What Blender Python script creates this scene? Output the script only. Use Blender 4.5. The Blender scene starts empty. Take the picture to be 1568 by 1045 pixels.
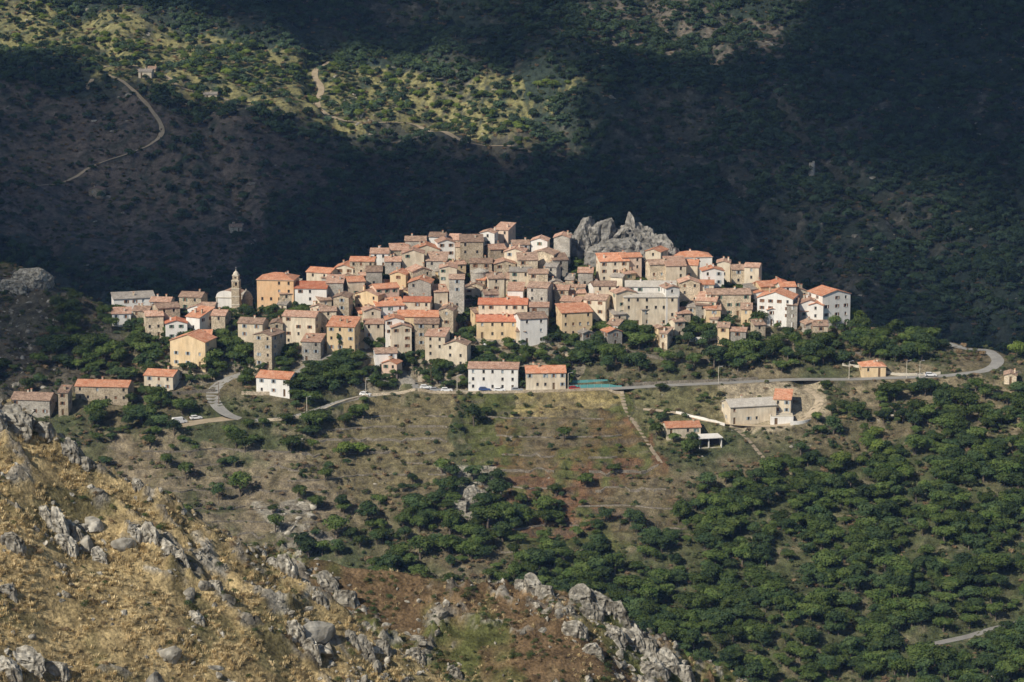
import bpy, math, random
import numpy as np
from mathutils import Vector, Matrix
rng=np.random.default_rng(7); random.seed(7)
scene=bpy.context.scene
# ------------------------------------------------------------------ survey station (camera) 
CAMZ=210.0; TH=math.radians(11); FPX=1568*100/36
SUN=Vector((-0.54,-0.53,0.65)).normalized()
def sm(t): t=np.clip(t,0,1); return t*t*(3-2*t)
_g=rng.random((256,256))*2*np.pi
GX=np.cos(_g);GY=np.sin(_g)
def perlin(x,y):
    x=np.asarray(x,float);y=np.asarray(y,float)
    xi=np.floor(x).astype(np.int64); yi=np.floor(y).astype(np.int64)
    xf=x-xi; yf=y-yi
    u=xf*xf*xf*(xf*(xf*6-15)+10); v=yf*yf*yf*(yf*(yf*6-15)+10)
    def g(a,b,dx,dy):
        i=a&255;j=b&255
        return GX[i,j]*dx+GY[i,j]*dy
    a=g(xi,yi,xf,yf); b=g(xi+1,yi,xf-1,yf); c=g(xi,yi+1,xf,yf-1); d=g(xi+1,yi+1,xf-1,yf-1)
    return ((a+(b-a)*u)*(1-v)+(c+(d-c)*u)*v)*1.5
def fbm(x,y,o=3,gain=.5):
    s=0;a=1;f=1
    for k in range(o):
        s=s+a*perlin(x*f+17.3*k,y*f-9.1*k); a*=gain; f*=2.03
    return s
# ------------------------------------------------------------------ terrain control lines (metres)
GXX=np.arange(-3000,3001,1.0)
def line(c,sig=7):
    c=np.array(c,float)
    k=np.exp(-0.5*(np.arange(-25,26)/sig)**2);k/=k.sum()
    def s(v):
        a=np.interp(GXX,c[:,0],v); return np.convolve(np.pad(a,25,mode='edge'),k,mode='valid')
    return s(c[:,1]),s(c[:,2])
cY,cZ=line([(-400,1120,62),(-250,1095,40),(-183,1080,27),(-170,1066,22),(-150,1052,16.5),(-118,1050,17),(-92,1050,19),(-70,1060,25),(-45,1077,30),(-33,1093,33),(0,1095,33.5),(20,1090,30.5),(39,1085,30),(66,1075,28.5),(83,1065,24.4),(105,1055,19.8),(125,1050,14),(160,1045,8.5),(183,1040,3.5),(260,1030,-8),(600,1000,-60)])
rY,rZ=line([(-400,960,-5),(-183,985,-4.5),(-117,972,-9.5),(-90,975,-9),(-70,985,-5.7),(-43,1000,-3),(0,1000,-1),(39,1000,-.7),(75,1004,-.3),(145,1006,1),(200,1006,1),(400,990,-20)])
def ray_t(v): 
    q=(v-522.5)/FPX; return (math.tan(TH)+q)/(1-math.tan(TH)*q)
def ray_x(u,v,Y):
    t=ray_t(v); return (u-784)/FPX*(Y*math.cos(TH)+Y*t*math.sin(TH))
def crest(pts,Y):
    return line([(ray_x(u,v,Y),Y,CAMZ-Y*ray_t(v)) for u,v in pts],1.6)[1]
aZ=crest([(-900,300),(-400,430),(-200,520),(0,622),(60,648),(100,680),(150,716),(230,756),(300,796),(380,838),(430,870),(520,930),(600,990),(680,1050),(800,1140),(1000,1270),(1500,1500)],370)
bZ=crest([(-600,600),(0,790),(300,835),(430,855),(520,870),(600,884),(700,896),(780,902),(830,896),(900,912),(940,932),(970,965),(1060,1026),(1150,1056),(1300,1120),(1600,1290),(2200,1600)],430)
def PL(x,y):
    cy=np.interp(x,GXX,cY);cz=np.interp(x,GXX,cZ);ry=np.interp(x,GXX,rY);rz=np.interp(x,GXX,rZ)
    o=np.ones_like(x)
    K=[(-3000*o,-160*o),(500*o,-160*o),(700*o,-125*o),(845*o,-61*o),(ry,rz),(cy,cz),(cy+60,cz-26),(1320*o,-125*o),(1450*o,-74*o),(1600*o,-27*o),(1900*o,72*o),(2600*o,330*o),(7000*o,1900*o)]
    z=np.full_like(x,-160.)
    for (y0,z0),(y1,z1) in zip(K[:-1],K[1:]):
        m=(y>=y0)&(y<y1); z=np.where(m,z0+(z1-z0)*(y-y0)/(y1-y0),z)
    return z
def smax(a,b,k=2.5): return k*np.logaddexp(a/k,b/k)
def ledge(x,y):
    return np.clip(1-3.0*np.abs(fbm(x/11+3,y/7+5,3)),0,1)*sm((perlin(x/21,y/21)+.2)*3)
def H(x,y):
    x=np.asarray(x,float)+0.0;y=np.asarray(y,float)+0*x; x=x+0*y
    z=0
    for d in (-9,-4.5,0,4.5,9): z=z+PL(x,y+d)*.2
    bg=sm((y-1240)/160); lo=sm((1000-y)/70)
    z=z+bg*(24*fbm(x/210,y/230,3)+4.5*fbm(x/45+9,y/45,3)-7*sm(1-np.abs(fbm(x/120+y/300,y/420+5,2))*3.5))
    z=z+lo*3.2*fbm(x/42,y/42,3)+(1-bg)*.5*fbm(x/14,y/14,2)
    lh=sm((-140-x)/20)*(1-bg)*sm((y-900)/60)
    z=z+lh*4*np.abs(fbm(x/16,y/16,4))
    # near ridges
    az=np.interp(x,GXX,aZ); bz=np.interp(x,GXX,bZ)
    n=1.3*fbm(x/17,y/17,4)
    lg=ledge(x,y); rk=lg*(.7+1.7*np.abs(fbm(x/2.6,y/2.0,3)))
    A=az-np.where(y<370,.5*(370-y),.62*(y-370))+n+rk
    B=bz-np.where(y<430,.42*(430-y),.7*(y-430))+n+rk*1.4
    N=196-.47*y+n
    N=np.where(y<0,196+.1*(-y),N)
    f=smax(smax(A,B,1.0),N,4)
    z=smax(z,f,2.0)
    return z
ZN={'v':np.arange(790,1125,.6),'b':np.arange(1330,3200,2.0),'f':np.arange(285,450,.3)}
def sight(u,v,zone='v',last=False):
    Y=ZN[zone]; t=ray_t(v); X=(u-784)/FPX*(Y*math.cos(TH)+Y*t*math.sin(TH))
    Zr=CAMZ-Y*t; h=H(X,Y); g=Zr-h
    idx=np.where(g<=0)[0]
    i=idx[0] if len(idx) else int(np.argmin(g))
    return float(X[i]),float(Y[i]),float(h[i])
def wpoly(pts,zone='v'): return np.array([sight(u,v,zone)[:2] for u,v in pts])
def inpoly(x,y,P):
    r=np.zeros(x.shape,bool); 
    bb=(x>=P[:,0].min())&(x<=P[:,0].max())&(y>=P[:,1].min())&(y<=P[:,1].max())
    xx=x[bb];yy=y[bb];q=np.zeros(xx.shape,bool)
    for i in range(len(P)):
        x1,y1=P[i];x2,y2=P[i-1]
        if y1==y2: continue
        c=((y1>yy)!=(y2>yy))&(xx<(x2-x1)*(yy-y1)/(y2-y1)+x1); q^=c
    r[bb]=q; return r
# ------------------------------------------------------------------ roads
def spline(P,step=1.0):
    P=np.array(P,float); out=[]
    for i in range(len(P)-1):
        p0=P[max(i-1,0)];p1=P[i];p2=P[i+1];p3=P[min(i+2,len(P)-1)]
        n=max(2,int(np.linalg.norm(p2-p1)/step))
        for k in range(n):
            t=k/n
            out.append(.5*((2*p1)+(-p0+p2)*t+(2*p0-5*p1+4*p2-p3)*t*t+(-p0+3*p1-3*p2+p3)*t**3))
    out.append(P[-1]); return np.array(out)
ROADS=[]
def road(name,px,w,mat,zone='v',lift=.1):
    P=np.array([sight(u,v,zone)[:2] for u,v in px]); S=spline(P,1.0)
    z=H(S[:,0],S[:,1]); k=np.ones(21)/21
    z=np.convolve(np.pad(z,10,mode='edge'),k,mode='valid')
    ROADS.append((name,S,z,w,mat,lift,3.0 if zone=='b' else .9))
road('main_road',[(1440,522),(1478,533),(1512,540),(1528,553),(1512,567),(1470,575),(1420,578),(1340,580),(1260,582),(1180,584),(1100,588),(1020,591),(950,595),(860,599),(760,601),(690,601),(640,601),(590,603),(550,609),(515,618),(480,632),(440,640),(395,646),(355,640),(332,622),(326,600),(345,582),(372,570)],4.6,'road')
road('parking_area',[(268,655),(300,648),(340,643),(360,640)],6.5,'dirtroad')
road('dirt_track',[(952,597),(957,625),(975,655),(1000,690),(1012,715)],1.6,'track')
road('driveway',[(985,628),(1040,632),(1085,648),(1125,650),(1180,655),(1230,645),(1255,615),(1235,592)],3.4,'dirtroad')
road('village_street',[(640,601),(630,585),(600,560),(560,545),(540,525),(510,545),(470,560),(440,590)],3.0,'road')
road('country_lane',[(1400,995),(1470,978),(1540,958),(1640,940)],3.5,'road')
road('dirt_track',[(1120,650),(1150,680),(1175,715)],1.4,'track')
for px,wd in (([(50,285),(110,278),(140,260),(190,238),(235,222),(248,200),(235,175),(215,150),(180,120),(150,112),(132,140)],2.8),
           ([(150,112),(200,100),(235,115),(270,130),(330,150),(400,155)],3.2),
           ([(505,95),(482,112),(492,138),(486,162),(515,182),(560,190),(640,196),(700,215),(760,228),(815,240)],4.0)):
    road('dirt_track',px,wd,'dirtroad','b',.35)
# ------------------------------------------------------------------ terrain sheet
xs=np.concatenate([np.arange(-3000,-800,100),np.arange(-800,-230,5),np.arange(-230,-76,1.25),np.arange(-76,52,.5),np.arange(52,230,1.25),np.arange(230,800,5),np.arange(800,3001,100)])
ys=np.concatenate([np.arange(-600,270,15),np.arange(270,460,.5),np.arange(460,840,6),np.arange(840,1115,1.1),np.arange(1115,1400,6),np.arange(1400,2000,3),np.arange(2000,3000,20),np.arange(3000,7001,160)])
X,Y=np.meshgrid(xs,ys); Z=H(X,Y)
terr=wpoly([(540,612),(690,612),(690,740),(560,760),(430,740),(470,670)]); terr2=wpoly([(700,615),(960,605),(1070,830),(760,850)]); terr3=wpoly([(150,670),(450,680),(560,770),(470,880),(250,800)])
mt=inpoly(X,Y,terr)|inpoly(X,Y,terr3)|inpoly(X,Y,terr2)
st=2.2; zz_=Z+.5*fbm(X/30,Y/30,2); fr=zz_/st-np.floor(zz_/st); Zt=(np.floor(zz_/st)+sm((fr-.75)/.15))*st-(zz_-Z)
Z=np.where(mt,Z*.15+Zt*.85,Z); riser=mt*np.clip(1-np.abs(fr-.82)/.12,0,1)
for name,S,rz,w,mat,lift,mg in ROADS:
    m=(X>S[:,0].min()-12)&(X<S[:,0].max()+12)&(Y>S[:,1].min()-12)&(Y<S[:,1].max()+12)
    ii=np.where(m); px,py=X[ii],Y[ii]
    bd=np.full(px.shape,1e9);bz=np.zeros(px.shape)
    for c in range(0,len(px),20000):
        d=np.hypot(px[c:c+20000,None]-S[None,::2,0],py[c:c+20000,None]-S[None,::2,1]); k=d.argmin(1)
        bd[c:c+20000]=d[np.arange(len(k)),k]; bz[c:c+20000]=rz[::2][k]
    wt=1-sm((bd-w/2-mg)/4.0)
    Z[ii]=Z[ii]*(1-wt)+bz*wt
def G(x,y):
    x=np.atleast_1d(np.asarray(x,float));y=np.atleast_1d(np.asarray(y,float))
    i=np.clip(np.searchsorted(xs,x)-1,0,len(xs)-2);j=np.clip(np.searchsorted(ys,y)-1,0,len(ys)-2)
    a=(x-xs[i])/(xs[i+1]-xs[i]);b=(y-ys[j])/(ys[j+1]-ys[j])
    return (Z[j,i]*(1-a)+Z[j,i+1]*a)*(1-b)+(Z[j+1,i]*(1-a)+Z[j+1,i+1]*a)*b
# colours
def mix(a,b,t): t=np.asarray(t)[...,None]; return a*(1-t)+b*t
def C(*c): return np.array(c,float)
n1=fbm(X/38,Y/38,4)*.5+.5; n2=fbm(X/7+50,Y/7,3)*.5+.5; n3=fbm(X/110,Y/110+20,4)*.5+.5
wx=X+4*fbm(X/15+7,Y/15,2); wy=Y+4*fbm(X/15,Y/15+31,2)
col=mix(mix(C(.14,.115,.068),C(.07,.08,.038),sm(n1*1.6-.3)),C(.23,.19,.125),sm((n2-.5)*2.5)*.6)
bgc=mix(C(.040,.056,.042),C(.072,.070,.055),sm((n3-.45)*4)*.7); bgc=mix(bgc,C(.20,.18,.145),sm((n2-.60)*5)*.55*sm((n3-.3)*3))  # far ground darkened and cooled to deepen the mountainside's shade
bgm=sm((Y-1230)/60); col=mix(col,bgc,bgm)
wxb=X+12*fbm(X/40+7,Y/40,3); wyb=Y+12*fbm(X/40,Y/40+31,3)
def paint(P,c,s=1.0,b=False,nz=None):
    global col
    m=inpoly(wxb if b else wx,wyb if b else wy,P).astype(float)*s
    if nz is not None: m=m*nz
    col=mix(col,c,m)
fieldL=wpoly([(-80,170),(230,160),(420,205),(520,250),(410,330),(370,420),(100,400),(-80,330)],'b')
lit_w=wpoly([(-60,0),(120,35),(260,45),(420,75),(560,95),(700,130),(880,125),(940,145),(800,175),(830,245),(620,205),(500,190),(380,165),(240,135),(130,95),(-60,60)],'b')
paint(fieldL,C(.15,.12,.10),.8,True,sm(n2*2-.2)); paint(lit_w,C(.25,.23,.10),.85,True,sm(n2*2-.3))  # lit_w paints the sunlit patch into the ground colour
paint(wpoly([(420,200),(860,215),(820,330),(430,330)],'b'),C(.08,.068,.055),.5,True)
paint(wpoly([(880,15),(1190,25),(1210,80),(900,70)],'b'),C(.24,.20,.16),.7,True,sm(n2*2-.3))  # weaker lit patch painted in as paler ground
vil=wpoly([(170,480),(400,470),(640,395),(870,395),(1050,405),(1310,480),(1310,505),(900,530),(880,595),(560,595),(250,590)])
paint(vil,C(.25,.215,.155),.85)
WOOD=wpoly([(1085,745),(1160,730),(1230,690),(1330,720),(1420,640),(1568,625),(1900,600),(1900,1250),(950,1250),(880,1000),(820,905),(860,865),(960,850),(1040,790)])
paint(WOOD,C(.066,.078,.034),.85,nz=sm(1.3-n2*1.1))
paint(terr2,C(.09,.10,.032),.9,nz=sm(n1*2-.2)); paint(wpoly([(745,650),(970,630),(1060,800),(800,820)]),C(.17,.088,.052),.85,nz=sm((n2-.25)*3)*sm((n1-.15)*3))
paint(wpoly([(740,640),(950,610),(1000,700),(780,720)]),C(.10,.11,.03),.65,nz=sm(n1*2-.4))
paint(terr,C(.18,.15,.08),.8); paint(wpoly([(790,600),(955,596),(950,625),(780,640)]),C(.34,.27,.12),.7,nz=sm(n2*2-.2))
paint(terr3,C(.24,.195,.13),.75,nz=sm(n2*1.8-.2))
for pp in ([(390,765),(470,760),(520,840),(430,850)],[(670,715),(770,715),(770,790),(700,800)]):
    paint(wpoly(pp),C(.29,.27,.225),.8,nz=sm(n2*2-.3))
paint(wpoly([(-80,400),(100,420),(175,480),(170,570),(60,640),(-80,640)]),C(.10,.09,.07),.8)
paint(wpoly([(1100,580),(1260,585),(1262,645),(1180,662),(1105,655)]),C(.36,.30,.21),.8)
paint(wpoly([(960,598),(1110,598),(1100,690),(1000,680)]),C(.17,.155,.075),.6)
paint(wpoly([(1330,548),(1530,575),(1568,640),(1568,700),(1280,600)]),C(.25,.20,.13),.7,nz=sm(n2*2-.2))
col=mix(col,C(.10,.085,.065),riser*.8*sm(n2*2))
# near ridges
fgm=sm((470-Y)/25)
gA=mix(mix(C(.46,.345,.175),C(.29,.22,.11),sm(n2*1.8-.4)),C(.13,.115,.055),sm((fbm(X/9,Y/9+3,4)*.5+.5-.55)*5)*.8)
onB=sm((Y-383)/6)
gB=mix(mix(C(.15,.10,.055),C(.10,.105,.038),sm((fbm(X/14,Y/14,3))*3)),C(.27,.20,.11),sm((n2-.55)*3)*.5)
col=mix(col,mix(gA,gB,onB),fgm)
col=mix(col,mix(C(.36,.33,.275),C(.20,.18,.15),sm(n2*2-.5)),sm((ledge(X,Y)-.35)*5)*fgm*.85*sm(.55+fbm(X/3,Y/3,2)*2))
def link(o,coll=None): (coll or scene.collection).objects.link(o); return o
def gridmesh(name,X,Y,Z,colr):
    nr,nc=X.shape; me=bpy.data.meshes.new(name)
    me.vertices.add(nr*nc); me.vertices.foreach_set('co',np.stack([X,Y,Z],-1).astype(np.float32).ravel())
    i=np.arange(nr*nc).reshape(nr,nc); q=np.stack([i[:-1,:-1],i[:-1,1:],i[1:,1:],i[1:,:-1]],-1).reshape(-1,4)
    nf=len(q); me.loops.add(nf*4); me.loops.foreach_set('vertex_index',q.astype(np.int32).ravel())
    me.polygons.add(nf); me.polygons.foreach_set('loop_start',np.arange(0,nf*4,4,dtype=np.int32))
    me.polygons.foreach_set('use_smooth',np.ones(nf,bool)); me.update(calc_edges=True)
    a=me.color_attributes.new('Col','FLOAT_COLOR','POINT')
    a.data.foreach_set('color',np.concatenate([colr,np.ones(colr.shape[:-1]+(1,))],-1).astype(np.float32).ravel())
    return me
# ------------------------------------------------------------------ materials
def newmat(name):
    m=bpy.data.materials.new(name); m.use_nodes=True; nt=m.node_tree; b=nt.nodes['Principled BSDF']; b.inputs['Roughness'].default_value=.9
    b.inputs['Specular IOR Level'].default_value=.15
    return m,nt,b
def N(nt,t,**k):
    n=nt.nodes.new(t)
    for a,v in k.items():
        if a in n.inputs: n.inputs[a].default_value=v
        else: setattr(n,a,v)
    return n
def vmul(nt,col_out,fac_out):
    m=N(nt,'ShaderNodeVectorMath',operation='SCALE'); nt.links.new(col_out,m.inputs[0]); nt.links.new(fac_out,m.inputs['Scale']); return m.outputs[0]
def rmap(nt,o,a,b,lo,hi):
    r=N(nt,'ShaderNodeMapRange'); r.inputs[1].default_value=a;r.inputs[2].default_value=b;r.inputs[3].default_value=lo;r.inputs[4].default_value=hi
    nt.links.new(o,r.inputs[0]); return r.outputs[0]
def gen(name,c1,c2,scale=.5,bump=.4,bs=3.0,fine=(.7,1.3),fs=6.0,rand=.15,rough=.9,dist=.15,transl=0,wave=None,streak=False):
    m,nt,b=newmat(name); L=nt.links.new
    tc=N(nt,'ShaderNodeTexCoord'); oi=N(nt,'ShaderNodeObjectInfo')
    of=N(nt,'ShaderNodeVectorMath',operation='SCALE'); of.inputs[0].default_value=(37,91,53); L(oi.outputs['Random'],of.inputs['Scale'])
    ad=N(nt,'ShaderNodeVectorMath',operation='ADD'); L(tc.outputs['Object'],ad.inputs[0]); L(of.outputs[0],ad.inputs[1]); co=ad.outputs[0]
    n=N(nt,'ShaderNodeTexNoise'); n.inputs['Scale'].default_value=scale; n.inputs['Detail'].default_value=4; L(co,n.inputs['Vector'])
    mx=N(nt,'ShaderNodeMix',data_type='RGBA'); L(rmap(nt,n.outputs[0],.35,.65,0,1),mx.inputs[0]); mx.inputs[6].default_value=(*c1,1); mx.inputs[7].default_value=(*c2,1)
    o=mx.outputs[2]
    if fine:
        n2=N(nt,'ShaderNodeTexNoise'); n2.inputs['Scale'].default_value=fs; n2.inputs['Detail'].default_value=3
        if streak:
            mp=N(nt,'ShaderNodeMapping'); mp.inputs['Scale'].default_value=(1,1,.25); L(co,mp.inputs[0]); L(mp.outputs[0],n2.inputs['Vector'])
        else: L(co,n2.inputs['Vector'])
        o=vmul(nt,o,rmap(nt,n2.outputs[0],.3,.7,*fine))
    o=vmul(nt,o,rmap(nt,oi.outputs['Random'],0,1,1-rand,1+rand))
    L(o,b.inputs['Base Color']); b.inputs['Roughness'].default_value=rough
    if bump:
        n3=N(nt,'ShaderNodeTexNoise'); n3.inputs['Scale'].default_value=bs; n3.inputs['Detail'].default_value=5; L(co,n3.inputs['Vector'])
        bp=N(nt,'ShaderNodeBump'); bp.inputs['Strength'].default_value=bump; bp.inputs['Distance'].default_value=dist; L(n3.outputs[0],bp.inputs['Height'])
        if wave:
            w=N(nt,'ShaderNodeTexWave'); w.inputs['Scale'].default_value=wave; w.bands_direction='X'; L(tc.outputs['Object'],w.inputs['Vector'])
            b2=N(nt,'ShaderNodeBump'); b2.inputs['Strength'].default_value=.6; b2.inputs['Distance'].default_value=.08; L(w.outputs['Fac'],b2.inputs['Height']); L(bp.outputs[0],b2.inputs['Normal']); L(b2.outputs[0],b.inputs['Normal'])
        else: L(bp.outputs[0],b.inputs['Normal'])
    if transl:
        tr=N(nt,'ShaderNodeBsdfTranslucent'); L(o,tr.inputs[0]); ms=N(nt,'ShaderNodeMixShader'); ms.inputs[0].default_value=transl
        L(b.outputs[0],ms.inputs[1]); L(tr.outputs[0],ms.inputs[2]); L(ms.outputs[0],nt.nodes['Material Output'].inputs[0])
    return m
M={}
M['road']=gen('pale_asphalt',(.22,.21,.195),(.28,.27,.25),.3,.2,8)
M['dirtroad']=gen('dirt',(.34,.275,.19),(.43,.35,.25),.3,.4,4)
M['track']=gen('track_soil',(.22,.175,.125),(.28,.23,.17),.3,.4,4)
M['dry']=gen('dry_stone',(.15,.13,.10),(.24,.21,.17),.6,.6,3,(.5,1.4),2.5)
M['S']=gen('stone_wall',(.40,.325,.23),(.60,.50,.37),.35,.7,2.5,(.6,1.25),2.2,.3,dist=.2)
M['G']=gen('grey_stone_wall',(.33,.30,.255),(.48,.44,.38),.35,.7,2.5,(.65,1.2),2.2,.2,dist=.2)
M['C']=gen('cream_plaster',(.60,.50,.37),(.74,.645,.50),.25,.2,4,(.78,1.06),1.2,.13,streak=True)
M['O']=gen('ochre_plaster',(.66,.49,.29),(.74,.57,.36),.25,.2,4,(.8,1.06),1.2,.12,streak=True)
M['A']=gen('apricot_plaster',(.72,.45,.25),(.76,.52,.31),.25,.2,4,(.85,1.05),1.2,.05,streak=True)
M['W']=gen('white_plaster',(.76,.72,.66),(.83,.80,.75),.25,.2,4,(.85,1.02),1.2,.05,streak=True)
M['P']=gen('pink_plaster',(.66,.48,.37),(.70,.55,.43),.25,.2,4,(.82,1.06),1.2,.08,streak=True)
M['o']=gen('orange_roof_tile',(.54,.22,.12),(.66,.355,.23),.6,.5,5,(.65,1.22),2.6,.18,wave=1.3)
M['r']=gen('red_roof_tile',(.47,.16,.09),(.57,.25,.155),.6,.5,5,(.7,1.2),2.6,.16,wave=1.3)
M['p']=gen('faded_roof_tile',(.44,.25,.175),(.60,.40,.30),.7,.5,5,(.55,1.25),2.6,.22,wave=1.3)
M['b']=gen('old_brown_roof_tile',(.26,.175,.13),(.45,.31,.23),.8,.6,5,(.55,1.3),2.6,.28,wave=1.3)
M['y']=gen('grey_roof',(.26,.23,.20),(.38,.34,.30),.6,.5,5,(.6,1.3),2.6,.15,wave=1.3)
M['w']=gen('pale_roof',(.44,.40,.35),(.54,.50,.44),.6,.3,5,(.75,1.1),2.5,.05)
M['pane']=gen('dark_window_glass',(.035,.035,.038),(.06,.058,.055),.5,0,rough=.25,rand=.3,fine=None)
M['wood']=gen('weathered_wood_door',(.12,.075,.045),(.18,.12,.07),.8,.2,5)
M['sh_b']=gen('brown_shutter',(.19,.10,.06),(.22,.12,.07),1,0,fine=None); M['sh_g']=gen('green_shutter',(.10,.17,.13),(.12,.19,.15),1,0,fine=None); M['sh_u']=gen('blue_grey_shutter',(.30,.35,.38),(.34,.38,.41),1,0,fine=None)
M['trim']=gen('pale_stone_trim',(.52,.47,.38),(.62,.56,.46),.5,.3,5)
M['rock']=gen('lichen_granite',(.20,.18,.145),(.40,.37,.31),.7,.9,1.6,(.5,1.3),1.4,.25,dist=.35)
M['bigrock']=gen('grey_granite',(.19,.18,.16),(.34,.32,.29),.16,1.0,.5,(.45,1.25),.5,.1,dist=1.5)
M['leaf']=gen('oak_foliage',(.050,.084,.020),(.098,.130,.036),.3,0,fine=None,rand=.45,transl=.15,rough=.7)
M['leafb']=gen('dark_holm_oak_foliage',(.034,.062,.024),(.066,.098,.036),.3,0,fine=None,rand=.4,transl=.12,rough=.7)
M['leaff']=gen('haze_tinted_foliage',(.036,.064,.036),(.066,.098,.052),.3,0,fine=None,rand=.45,rough=.8)  # blue added to far foliage to paint in haze and shade
M['leafy']=gen('bright_foliage',(.11,.16,.03),(.18,.225,.055),.35,0,fine=None,rand=.25,transl=.2,rough=.7)
M['scrub']=gen('maquis_foliage',(.058,.076,.028),(.115,.12,.052),.6,0,fine=None,rand=.4)
M['dryscrub']=gen('dry_scrub',(.15,.10,.06),(.25,.18,.10),.6,0,fine=None,rand=.3)
M['bark']=gen('bark',(.10,.08,.06),(.16,.13,.10),1,0,fine=None)
M['grass']=gen('dry_grass',(.54,.42,.22),(.70,.57,.34),.8,0,fine=None,rand=.3,transl=.2)
M['metal']=gen('galvanised_metal',(.35,.35,.36),(.42,.42,.43),1,0,rough=.4,fine=None)
M['turq']=gen('turquoise_netting',(.10,.30,.30),(.14,.37,.36),.5,.1,4)
M['tire']=gen('tyre_rubber',(.02,.02,.02),(.03,.03,.03),1,0,fine=None)
for nme,c in (('carw',(.75,.75,.75)),('carg',(.30,.31,.33)),('carb',(.05,.09,.22)),('carr',(.35,.03,.03))):
    M[nme]=gen('car_paint_'+nme,c,c,1,0,fine=None,rand=0,rough=.25)
# terrain material
m,nt,b=newmat('hillside_soil'); L=nt.links.new
at=N(nt,'ShaderNodeAttribute'); at.attribute_name='Col'; tc=N(nt,'ShaderNodeTexCoord')
def noi(s,d=6,dist=0):
    n=N(nt,'ShaderNodeTexNoise'); n.inputs['Scale'].default_value=s;n.inputs['Detail'].default_value=d;n.inputs['Roughness'].default_value=.62; L(tc.outputs['Object'],n.inputs['Vector']); return n.outputs[0]
o=vmul(nt,at.outputs['Color'],rmap(nt,noi(.35,7),.32,.68,.45,1.5)); o=vmul(nt,o,rmap(nt,noi(2.2,4),.3,.7,.5,1.45))
L(o,b.inputs['Base Color']); bp=N(nt,'ShaderNodeBump'); bp.inputs['Strength'].default_value=1.0; bp.inputs['Distance'].default_value=.8; L(noi(.9,8),bp.inputs['Height']); L(bp.outputs[0],b.inputs['Normal'])
b.inputs['Roughness'].default_value=1
M['ground']=m
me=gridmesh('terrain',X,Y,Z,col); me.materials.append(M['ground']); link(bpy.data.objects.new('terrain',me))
# ------------------------------------------------------------------ mesh builder
class MB:
    def __init__(s): s.v=[];s.f=[];s.m=[];s.mats=[]
    def mi(s,k):
        if k not in s.mats: s.mats.append(k)
        return s.mats.index(k)
    def face(s,pts,k):
        i=len(s.v); s.v+= [tuple(p) for p in pts]; s.f.append(tuple(range(i,i+len(pts)))); s.m.append(s.mi(k))
    def box(s,c,h,k,rz=0,ax=None):
        c=Vector(c); 
        R=Matrix.Rotation(rz,3,'Z')
        P=[c+R@Vector((sx*h[0],sy*h[1],sz*h[2])) for sx in(-1,1) for sy in(-1,1) for sz in(-1,1)]
        i=len(s.v); s.v+=[tuple(p) for p in P]
        for q in ((0,1,3,2),(4,6,7,5),(0,4,5,1),(2,3,7,6),(0,2,6,4),(1,5,7,3)): s.f.append(tuple(i+a for a in q)); s.m.append(s.mi(k))
    def tube(s,p0,p1,r0,r1,k,n=6,cap=True):
        p0=Vector(p0);p1=Vector(p1);d=(p1-p0).normalized();a=d.orthogonal().normalized();b=d.cross(a)
        i=len(s.v)
        for p,r in((p0,r0),(p1,r1)):
            for j in range(n):
                t=2*math.pi*j/n; s.v.append(tuple(p+(a*math.cos(t)+b*math.sin(t))*r))
        for j in range(n): s.f.append((i+j,i+(j+1)%n,i+n+(j+1)%n,i+n+j)); s.m.append(s.mi(k))
        if cap: s.f.append(tuple(i+n+j for j in range(n))); s.m.append(s.mi(k))
    def lathe(s,c,prof,k,n=12):
        i=len(s.v)
        for r,z in prof:
            for j in range(n):
                t=2*math.pi*(j+.5)/n; s.v.append((c[0]+r*math.cos(t),c[1]+r*math.sin(t),c[2]+z))
        for q in range(len(prof)-1):
            for j in range(n): a=i+q*n; s.f.append((a+j,a+(j+1)%n,a+n+(j+1)%n,a+n+j)); s.m.append(s.mi(k))
    def obj(s,name,loc=(0,0,0),rz=0,add=True):
        me=bpy.data.meshes.new(name); me.from_pydata(s.v,[],s.f)
        for k in s.mats: me.materials.append(M[k])
        me.polygons.foreach_set('material_index',s.m); me.update()
        o=bpy.data.objects.new(name,me); o.location=loc; o.rotation_euler=(0,0,rz)
        if add: link(o)
        return o
# road ribbons
for name,S,rz,w,mat,lift,mg in ROADS:
    mb=MB(); S2=S[::2]; z2=rz[::2]+lift
    T=np.gradient(S2,axis=0); T/=np.linalg.norm(T,axis=1)[:,None]+1e-9; Nn=np.stack([-T[:,1],T[:,0]],1)
    off=[-w/2,-w/4,0,w/4,w/2]
    rows=[]
    for i in range(len(S2)):
        j=.10*math.sin(i*.31)+.08*math.sin(i*.83) if mat!='road' else 0
        rows.append([(S2[i,0]+Nn[i,0]*(o*(1+j)),S2[i,1]+Nn[i,1]*(o*(1+j)),z2[i]-(.04 if abs(o)==w/2 else 0)) for o in off])
    for i in range(len(rows)-1):
        for j in range(4): mb.face([rows[i][j],rows[i][j+1],rows[i+1][j+1],rows[i+1][j]],mat)
    mb.obj(name)
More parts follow.
